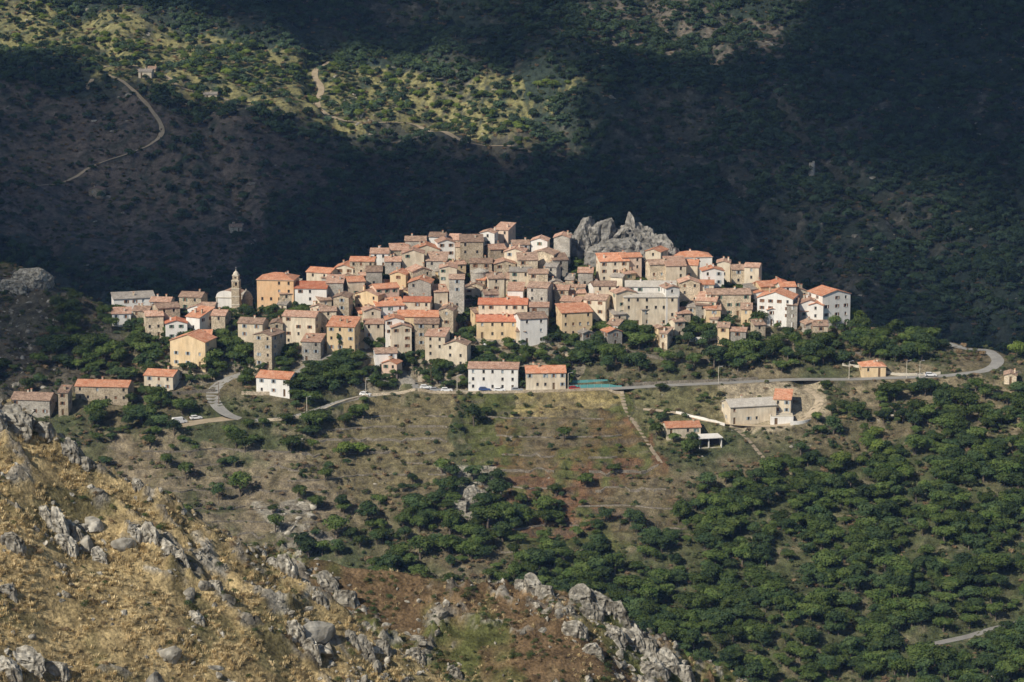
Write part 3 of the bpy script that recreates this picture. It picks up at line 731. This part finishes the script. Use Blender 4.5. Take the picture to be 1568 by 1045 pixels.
brt=[tree('chestnut_tree',6.5+i,4.0,1150,12,.34,130+i,'leafy',loc=onground(*p)) for i,p in enumerate([(1345,700),(1302,452)])]
bush=[tree('maquis_bush',1.5,1.3,200,6,.18,150+i,['scrub','leafb','scrub','dryscrub'][i],trunk=False,cz=.6,loc=onground(*p)) for i,p in enumerate([(320,720),(800,760),(500,700),(640,700)])]
fb=[tree('scrub_bush',1.0,.8,420,6,.06,170+i,['scrub','leafb','dryscrub'][i],trunk=False,cz=.4,loc=onground(*p,'f')) for i,p in enumerate([(130,930),(300,950),(60,850)])]
pine=[tree('cypress_tree',9,1.3,900,9,.2,190,'leafb',flat=1.4,cz=5,loc=onground(520,545))]
def rpts(x0,x1,y0,y1,s):
    n=int((x1-x0)*(y1-y0)/s/s); return rng.uniform(x0,x1,n),rng.uniform(y0,y1,n)
def nearroad(x,y,mrg=2.2):
    k=np.zeros(x.shape,bool)
    for name,S,rz,w,mat,lift,mg in ROADS:
        bb=(x>S[:,0].min()-8)&(x<S[:,0].max()+8)&(y>S[:,1].min()-8)&(y<S[:,1].max()+8); ii=np.where(bb)[0]
        for c in range(0,len(ii),5000):
            jj=ii[c:c+5000]; d=np.hypot(x[jj,None]-S[None,::2,0],y[jj,None]-S[None,::2,1]).min(1); k[jj]|=d<w/2+mrg
    return k
FO=np.array(FOOT)
def nearhouse(x,y,mrg=1.5):
    k=np.zeros(x.shape,bool)
    for fx,fy,fr in FO: k|=np.hypot(x-fx,y-fy)<fr*.9+mrg
    return k
def put(name,x,y,smin,smax,protos,tilt=.0,sink=.1,zs=1.0):
    n=len(x); z=G(x,y)-sink; s=smin+(smax-smin)*rng.beta(1.6,1.8,n)
    S=np.stack([s*rng.uniform(.75,1.3,n),s*rng.uniform(.75,1.3,n),s*zs*rng.uniform(.7,1.15,n)],1)
    R=np.stack([rng.uniform(-tilt,tilt,n),rng.uniform(-tilt,tilt,n),rng.uniform(0,6.28,n)],1)
    return scatter(name,np.stack([x,y,z],1),S,R,protos)
wood_poly=[(None,2.0),
 ([(480,760),(600,770),(640,740),(700,790),(850,750),(1050,830),(980,930),(600,900),(460,880)],.85),
 ([(110,600),(220,600),(330,640),(560,615),(600,640),(460,668),(330,690),(150,670)],.9),
 ([(970,598),(1100,598),(1110,640),(1080,730),(1010,700)],.30),
 ([(1240,592),(1568,600),(1568,640),(1420,650),(1330,720),(1240,690)],.85),
 ([(870,500),(960,500),(1150,500),(1260,505),(1300,560),(1200,580),(960,578),(880,560)],1.3),
 ([(1255,480),(1330,470),(1440,510),(1568,545),(1700,560),(1700,575),(1530,540),(1470,520),(1400,560),(1290,545)],1.3),
 ([(90,470),(180,490),(230,500),(250,570),(200,590),(130,590),(60,540)],1.3),([(-200,560),(60,560),(90,610),(0,660),(-200,700)],.5),
 ([(320,520),(375,520),(385,600),(325,600)],1.4),([(430,540),(500,530),(560,545),(560,600),(450,630)],1.4),([(560,580),(720,590),(720,540),(600,585)],.8),([(100,640),(420,670),(560,700),(560,770),(460,880),(200,800)],.16),
 ([(680,600),(980,700),(1060,850),(760,850)],.05),([(620,735),(760,730),(780,880),(640,880)],.65)]
tx,ty=rpts(-330,330,770,1120,2.9); pr=np.zeros(tx.shape)
for pts,p in wood_poly: pr=np.maximum(pr,inpoly(tx,ty,WOOD if pts is None else wpoly(pts))*p)
pr=np.where((ty<850),1.5,pr); pr=np.where((ty>1100)|(tx>190)&(ty>1000),.5,pr)
cl=fbm(tx/16,ty/16,3)+.35*perlin(tx/5,ty/5); k=(rng.random(tx.shape)<pr*np.clip(.72+cl*1.5,.03,1.1)*.72)&~nearroad(tx,ty,2.6)&~nearhouse(tx,ty,1.4)
put('oak_woodland',tx[k],ty[k],.28,1.15,oaks)
vx,vy=rpts(-160,128,985,1100,2.6); kv=inpoly(vx,vy,vil)&~nearhouse(vx,vy,-.4)&~nearroad(vx,vy,1.5)
put('garden_trees',vx[kv],vy[kv],.25,.7,oaks+pine)
P_=[onground(*p) for p in ((530,700),(548,695),(1330,690),(1362,705),(1310,445),(1290,720),(1380,720),(1560,455),(1340,672),(1320,715))]
put('chestnut_grove',np.array([p[0] for p in P_]),np.array([p[1] for p in P_]),.6,1.2,brt)
sx,sy=rpts(-320,320,780,1115,1.7); cl=fbm(sx/11,sy/11+40,3); k=(rng.random(sx.shape)<np.clip(.34+cl*.9,.05,.85))&~nearroad(sx,sy,1.2)&~nearhouse(sx,sy,1.0)&~((inpoly(sx,sy,terr3)|inpoly(sx,sy,terr2)|inpoly(sx,sy,terr))&(rng.random(sx.shape)<.65))
put('maquis_scrub',sx[k],sy[k],.3,1.3,bush)
# background woods
tx,ty=rpts(-620,620,1340,2250,3.7); cl=fbm(tx/70,ty/70,4)+.5*fbm(tx/20,ty/20,2); pr=np.clip(.82+cl*1.1,.12,1)
inF=inpoly(tx,ty,fieldL); inL=inpoly(tx,ty,lit_w); pr=np.where(inF,pr*.16,pr); pr=np.where(inL,pr*.5,pr)
k=(rng.random(tx.shape)<pr)&~nearroad(tx,ty,1.5); k2=k&inL&(rng.random(tx.shape)<.45)
put('hillside_woodland',tx[k&~k2],ty[k&~k2],.3,1.05,far); put('sunlit_copse',tx[k2],ty[k2],.45,.9,brt+oaks[:2])
sx,sy=rpts(-420,420,1380,2000,4.0); k=(rng.random(sx.shape)<.6)&~nearroad(sx,sy,.5); put('hillside_scrub',sx[k],sy[k],.6,1.7,bush)
# ------------------------------------------------------------------ rocks
def boulder(name,seed,cuts=16,sub=3,loc=(0,0,0),mat='rock',sc=(1,1,1),add=True,nz=.04):
    import bmesh
    r=np.random.default_rng(seed); bm=bmesh.new(); bmesh.ops.create_icosphere(bm,subdivisions=sub,radius=1.0)
    me=bpy.data.meshes.new(name); bm.to_mesh(me); bm.free(); n=len(me.vertices); co=np.empty(n*3,np.float32); me.vertices.foreach_get('co',co); co=co.reshape(-1,3).astype(float)
    for i in range(cuts):
        d=r.normal(size=3); d/=np.linalg.norm(d); q=r.uniform(.5,.82); e=co@d-q; co-=np.where(e>0,e,0)[:,None]*d*.97
    f=perlin(co[:,0]*2.5+seed,co[:,1]*2.5+co[:,2]*2)+.5*perlin(co[:,0]*6+seed,co[:,2]*6+co[:,1]*5)
    co*=(1+nz*f)[:,None]; co*=np.array(sc)
    me.vertices.foreach_set('co',co.astype(np.float32).ravel()); me.materials.append(M[mat]); me.update()
    o=bpy.data.objects.new(name,me); o.location=loc
    if add: link(o)
    return o
RB=[boulder('boulder',300+i,14+i,3,onground(*p,'f'),sc=[(1,.8,.75),(1.2,.7,.6),(.8,.8,1.1),(1,1,.7),(1.4,.6,.8),(.7,.9,.9)][i],nz=.09) for i,p in enumerate([(95,800),(420,860),(130,830),(450,980),(810,890),(560,1000)])]
fx,fy=rpts(-82,52,288,440,.6); cl=fbm(fx/9,fy/9+11,3); c2=fbm(fx/3,fy/3+11,2)
rp=np.clip(ledge(fx,fy)-.3,0,1)*.8
for pts,p in (([(-60,620),(0,615),(80,640),(110,690),(40,690),(-60,650)],.5),([(50,740),(130,780),(140,850),(60,820)],.45),([(180,770),(280,800),(300,860),(190,840)],.4),([(390,840),(500,870),(600,960),(640,1045),(540,1045),(420,930)],.45),
    ([(790,880),(850,885),(960,915),(1060,1020),(1060,1060),(960,1045),(860,950)],.6),([(-20,990),(60,990),(80,1080),(-20,1080)],.5),([(0,880),(30,890),(20,960),(0,950)],.4),([(480,900),(620,900),(700,1000),(640,1045)],.3)):
    rp=np.maximum(rp,inpoly(fx+2*cl,fy+2*cl,wpoly(pts,'f'))*p)
k=rng.random(fx.shape)<np.clip((rp+np.clip(cl-.2,0,1)*.5)*np.clip(.5+c2*1.5,0,1.4)+.012,0,1)
n=k.sum(); s=np.clip(rng.lognormal(-.95,.62,n),.12,2.0); z=G(fx[k],fy[k])
S=np.stack([s*rng.uniform(.7,1.5,n),s*rng.uniform(.7,1.2,n),s*rng.uniform(.6,1.4,n)],1); R=np.stack([rng.uniform(-.6,.6,n),rng.uniform(-.6,.6,n),rng.uniform(0,6.28,n)],1)
scatter('rock_scatter',np.stack([fx[k],fy[k],z-.2*s],1),S,R,RB)
mx_,my_=rpts(-230,200,820,1110,2.4); q=np.zeros(mx_.shape)+.006
for pts,p in (([(390,765),(470,760),(520,840),(430,850)],.6),([(670,715),(770,715),(770,800),(690,810)],.6),([(-50,430),(0,415),(90,420),(150,470),(170,560),(60,600),(-50,600)],.28),([(740,760),(800,770),(790,830),(740,800)],.3),([(1380,700),(1420,740),(1400,780)],.3),([(690,430),(870,430),(880,400),(640,390)],.1)):
    q=np.maximum(q,inpoly(mx_,my_,wpoly(pts))*p)
k=(rng.random(mx_.shape)<q)&~nearhouse(mx_,my_,0)&~nearroad(mx_,my_,.8); n=k.sum(); s=np.clip(rng.lognormal(-.1,.5,n),.4,2.8)
scatter('hillside_rocks',np.stack([mx_[k],my_[k],G(mx_[k],my_[k])-.35*s],1),np.stack([s*1.2,s,s*.9],1),np.stack([rng.uniform(-.4,.4,n),rng.uniform(-.4,.4,n),rng.uniform(0,6.28,n)],1),RB)
mx_,my_=rpts(-400,400,1400,1950,7); k=rng.random(mx_.shape)<np.clip((fbm(mx_/60,my_/60+77,3))*.6,.0,.6); n=k.sum(); s=np.clip(rng.lognormal(.2,.5,n),.6,3.5)
scatter('distant_rocks',np.stack([mx_[k],my_[k],G(mx_[k],my_[k])-.4*s],1),np.stack([s*1.3,s,s*.8],1),np.stack([rng.uniform(-.4,.4,n),rng.uniform(-.4,.4,n),rng.uniform(0,6.28,n)],1),RB)
def outcrop(name,blocks,sub=5,mat='bigrock',zone='v',amp=1.0,tilt=0.0):
    allv=[];allf=[];o0=0
    for i,(u,vb,vt,wp,dep) in enumerate(blocks):
        x,y,z=sight(u,vb,zone); sc=FPX/(y*1.019); hh=(vb-vt)/sc; w=wp/sc
        ob=boulder('tmp',540+i*11+len(blocks),20,sub,add=False,mat='bigrock',nz=0); me=ob.data; n=len(me.vertices); co=np.empty(n*3,np.float32); me.vertices.foreach_get('co',co); co=co.reshape(-1,3).astype(float)
        nrm=co/np.linalg.norm(co,axis=1)[:,None]
        co/= np.abs(co).max(0); co=np.sign(co)*np.abs(co)**.75
        co*=np.array([w/2,dep,hh]); co[:,0]+=co[:,2]*tilt
        k_=hh/20
        f=np.abs(fbm(co[:,0]/(6*k_)+i*9+co[:,1]/(11*k_),co[:,2]/(15*k_)+co[:,1]/(9*k_),3)); f2=fbm((co[:,0]+co[:,1]*.7)/(4.5*k_),(co[:,2]-co[:,1]*.5)/(4.5*k_)+i,4)
        co+=nrm*k_*amp*(-1.8*(1-np.clip(f*4.0,0,1))+.75*f2)[:,None]
        co+=np.array([x,y+dep*.6,z])
        allv.append(co); fc=[tuple(v+o0 for v in p.vertices) for p in me.polygons]; allf+=fc; o0+=n
        bpy.data.objects.remove(ob)
    me=bpy.data.meshes.new(name); me.from_pydata(np.concatenate(allv).tolist(),[],allf); me.materials.append(M[mat]); link(bpy.data.objects.new(name,me))
outcrop('granite_outcrop',[(898,404,332,52,9),(924,404,321,56,10),(954,406,322,66,11),(984,408,330,62,10),(1008,412,346,54,9),(945,418,350,140,9),(1030,414,368,40,7),(882,404,356,30,6),(968,404,318,26,7)],amp=1.15)
outcrop('granite_outcrop',[(720,374,350,34,5),(745,372,342,36,5),(764,374,352,26,4)],4)
outcrop('granite_outcrop',[(600,384,368,36,4),(616,384,362,26,4)],4)
outcrop('granite_outcrop',[(45,440,412,70,8),(20,446,424,60,7)],4,'rock')
outcrop('granite_outcrop',[(720,775,745,40,4),(702,785,762,36,3),(738,770,750,28,3)],4,'rock')
for bl in ([(815,905,880,34,1.3),(835,912,893,30,1.0),(798,903,890,24,.9)],[(892,925,900,44,1.6),(925,940,905,40,1.6),(948,952,922,34,1.3),(905,950,925,46,1.2)],
    [(965,985,952,46,1.8),(990,1005,968,44,1.6),(940,980,958,40,1.4)],[(1020,1025,995,44,1.5),(1045,1042,1012,40,1.4),(1000,1040,1012,50,1.4)],[(880,975,950,46,1.3),(910,1005,980,40,1.3)],
    [(20,655,622,60,1.6),(62,668,642,44,1.3),(-20,650,615,60,1.6)],[(105,705,678,34,1.1),(128,716,698,26,.9),(212,752,730,22,.7)],[(90,822,778,40,1.2),(112,830,795,34,1.0),(70,800,772,26,.9),(98,845,815,44,.8)],
    [(230,838,808,36,1.0),(252,850,825,40,1.0),(275,862,840,30,.8),(205,828,805,24,.8)],[(440,880,848,34,1.1),(418,868,850,22,.8)],[(500,905,875,40,1.2),(530,930,898,44,1.3),(485,925,902,34,.9)],
    [(455,985,950,34,1.0),(478,1000,972,30,.8)],[(560,1010,970,34,.9),(585,1000,975,30,.8),(540,990,965,26,.8)],[(40,1020,990,60,1.2),(85,1035,1008,46,1.1),(10,1040,1005,50,1.2)],[(150,860,838,30,.8),(330,905,888,24,.7),(300,955,935,28,.8)],
    [(20,845,815,40,1.0),(12,915,890,36,1.0)],[(640,1015,990,30,.9),(700,1040,1018,26,.8)]):
    outcrop('rock_ledge',bl,4,'rock','f',amp=1.5,tilt=-.25)
# ------------------------------------------------------------------ dry grass tufts on near ridge
def tuft(seed,loc):
    r=np.random.default_rng(seed); mb=MB()
    for i in range(26):
        a=r.uniform(0,6.28); q=r.uniform(0,.28); bx,by=q*math.cos(a),q*math.sin(a); h=r.uniform(.22,.5); ln=r.uniform(.05,.3); w=r.uniform(.025,.04); t=a+r.uniform(-.6,.6)
        ex,ey=bx+ln*math.cos(t),by+ln*math.sin(t); px,py=-math.sin(t)*w,math.cos(t)*w
        mb.face([(bx-px,by-py,-.05),(bx+px,by+py,-.05),((bx+ex)/2+px*.8,(by+ey)/2+py*.8,h*.65),((bx+ex)/2-px*.8,(by+ey)/2-py*.8,h*.65)],'grass')
        mb.face([((bx+ex)/2-px*.8,(by+ey)/2-py*.8,h*.65),((bx+ex)/2+px*.8,(by+ey)/2+py*.8,h*.65),(ex,ey,h)],'grass')
    return mb.obj('grass_tuft',loc)
TF=[tuft(700+i,onground(*p,'f')) for i,p in enumerate([(200,900),(330,960),(90,990)])]
gx_,gy_=rpts(-82,30,285,386,.5); cl=fbm(gx_/5,gy_/5+5,3); k=(rng.random(gx_.shape)<np.clip(.5+cl*1.3,.03,1))&(ledge(gx_,gy_)<.45); put('dry_grass',gx_[k],gy_[k],.6,1.6,TF)
gx_,gy_=rpts(-60,52,385,440,.9); cl=fbm(gx_/7,gy_/7+5,3); k=rng.random(gx_.shape)<np.clip(.15+cl*.9,.02,.8); put('dry_grass_tufts',gx_[k],gy_[k],.6,1.3,TF)
hx,hy=rpts(-82,55,286,440,1.0); cl=fbm(hx/8+3,hy/8+60,3); pr=np.clip(.05+cl*.35,.015,.45)+np.where(hy>384,np.clip(.4+cl*.8,.05,.8),0); k=rng.random(hx.shape)<pr; put('low_scrub',hx[k],hy[k],.3,1.0,fb)
# ------------------------------------------------------------------ clouds (unseen; cover shaped to shade the far mountainside, with gaps for lit patches)
HC=1300.0
cx,cy=np.meshgrid(np.arange(-2300,900,12.0),np.arange(-300,2200,12.0))
zg=np.full(cx.shape,-30.0); 
for it in range(4):
    gx2=cx-SUN.x/SUN.z*(HC-zg); gy2=cy-SUN.y/SUN.z*(HC-zg); zg=G(gx2.ravel(),gy2.ravel()).reshape(cx.shape)
def softpoly(P,soft,jit=14):
    m=np.zeros(gx2.shape); jx=jit*fbm(gx2/60,gy2/60,3); jy=jit*fbm(gx2/60+40,gy2/60,3)
    for r_ in (.4,1.0):
        for a in np.linspace(0,2*np.pi,8,endpoint=False): m+=inpoly(gx2+r_*soft*np.cos(a)+jx,gy2+r_*soft*np.sin(a)+jy,P)
    return m/16
back=np.interp(gx2,[-1500,-300,-190,-150,0,200,1500],[1100,1100,1120,1180,1240,1240,1240])
dens=sm((gy2-back)/70+.0)
dens=np.maximum(dens,softpoly(np.array([(-700,1130),(-700,990),(-230,985),(-180,1000),(-160,1030),(-156,1060),(-165,1140)]),8)*.85)
for pts,v,sf in (([(-90,-40),(120,0),(300,35),(450,60),(600,85),(760,112),(900,110),(960,138),(830,180),(865,258),(740,240),(620,222),(490,208),(380,184),(230,155),(110,112),(-90,90)],1.0,8),
   ([(870,5),(1190,12),(1215,80),(900,70)],.65,12),([(1150,240),(1600,300),(1700,560),(1400,520),(1220,430)],.30,30),([(600,10),(900,5),(880,80),(600,70)],.16,20),([(-80,180),(250,160),(420,220),(400,340),(100,340)],.15,20),([(900,90),(1250,150),(1300,280),(1000,240)],.10,25)):
    dens=dens*(1-v*softpoly(wpoly(pts,'b'),sf))
dens=np.clip(dens+.08*fbm(gx2/50,gy2/50,3)*(dens>.05)*(dens<.97),0,1)*.965
edge=sm((cx+2300)/120)*sm((886-cx)/120)*sm((cy+300)/100)*sm((2186-cy)/120)
d1=1-np.sqrt(np.clip(1-dens*edge,0,1))
puff=16*np.clip(dens,0,1)*(1+.6*fbm(cx/90,cy/90,4))
def sheet(z): return np.stack([cx,cy,z],-1).reshape(-1,3)
nr,nc=cx.shape; V=np.concatenate([sheet(HC+puff*1.6),sheet(HC-puff*.4-.5)]); i=np.arange(nr*nc).reshape(nr,nc); q=np.stack([i[:-1,:-1],i[:-1,1:],i[1:,1:],i[1:,:-1]],-1).reshape(-1,4)
fm=(d1.ravel()[q].max(1)>.01); q=q[fm]; q=np.concatenate([q,q+nr*nc])
me=bpy.data.meshes.new('cloud'); me.vertices.add(len(V)); me.vertices.foreach_set('co',V.astype(np.float32).ravel()); nf=len(q)
me.loops.add(nf*4); me.loops.foreach_set('vertex_index',q.astype(np.int32).ravel()); me.polygons.add(nf); me.polygons.foreach_set('loop_start',np.arange(0,nf*4,4,dtype=np.int32)); me.polygons.foreach_set('use_smooth',np.ones(nf,bool)); me.update(calc_edges=True)
a=me.color_attributes.new('Cover','FLOAT_COLOR','POINT'); dd=np.concatenate([d1.ravel(),d1.ravel()]); a.data.foreach_set('color',np.stack([dd,dd,dd,np.ones_like(dd)],1).astype(np.float32).ravel())
mc,nt,b=newmat('cloud_vapour'); nt.nodes.remove(b); at=N(nt,'ShaderNodeAttribute'); at.attribute_name='Cover'; tr=N(nt,'ShaderNodeBsdfTransparent'); df=N(nt,'ShaderNodeBsdfDiffuse'); df.inputs[0].default_value=(.8,.8,.8,1); mxs=N(nt,'ShaderNodeMixShader')
nt.links.new(at.outputs['Fac'],mxs.inputs[0]); nt.links.new(tr.outputs[0],mxs.inputs[1]); nt.links.new(df.outputs[0],mxs.inputs[2]); nt.links.new(mxs.outputs[0],nt.nodes['Material Output'].inputs[0])
me.materials.append(mc); link(bpy.data.objects.new('cloud',me))
# ------------------------------------------------------------------ thin summer haze filling the valley air
mb=MB(); mb.box((0,1500,150),(1500,2200,400),'pane'); hz=mb.obj('valley_haze'); mh=bpy.data.materials.new('haze'); mh.use_nodes=True; nt=mh.node_tree; nt.nodes.remove(nt.nodes['Principled BSDF'])
vs=N(nt,'ShaderNodeVolumeScatter'); vs.inputs['Color'].default_value=(.30,.52,1,1); vs.inputs['Density'].default_value=4.2e-5; vs.inputs['Anisotropy'].default_value=0; nt.links.new(vs.outputs[0],nt.nodes['Material Output'].inputs['Volume'])
hz.data.materials.clear(); hz.data.materials.append(mh)
# ------------------------------------------------------------------ light and camera
w=bpy.data.worlds.new('World'); scene.world=w; w.use_nodes=True; nt=w.node_tree; sk=nt.nodes.new('ShaderNodeTexSky'); sk.sky_type='NISHITA'; sk.sun_disc=False
sk.ozone_density=5.0; sk.dust_density=.2; sk.air_density=1.3
sk.sun_elevation=math.asin(SUN.z); sk.sun_rotation=math.atan2(SUN.x,SUN.y)%(2*math.pi); nt.links.new(sk.outputs[0],nt.nodes['Background'].inputs[0]); nt.nodes['Background'].inputs[1].default_value=.09
ld=bpy.data.lights.new('sun','SUN'); ld.energy=5.0; ld.angle=math.radians(.5); ld.color=(1,.94,.84); lo=link(bpy.data.objects.new('sun',ld)); lo.rotation_euler=SUN.to_track_quat('Z','Y').to_euler(); lo.location=(-300,-200,600)
cd=bpy.data.cameras.new('camera'); cd.lens=100; cd.sensor_width=36; cd.clip_start=1; cd.clip_end=12000; co=link(bpy.data.objects.new('camera',cd)); co.location=(0,0,CAMZ); co.rotation_euler=(math.pi/2-TH,0,0); scene.camera=co
scene.view_settings.view_transform='Standard'; scene.view_settings.look='None'; scene.view_settings.exposure=0
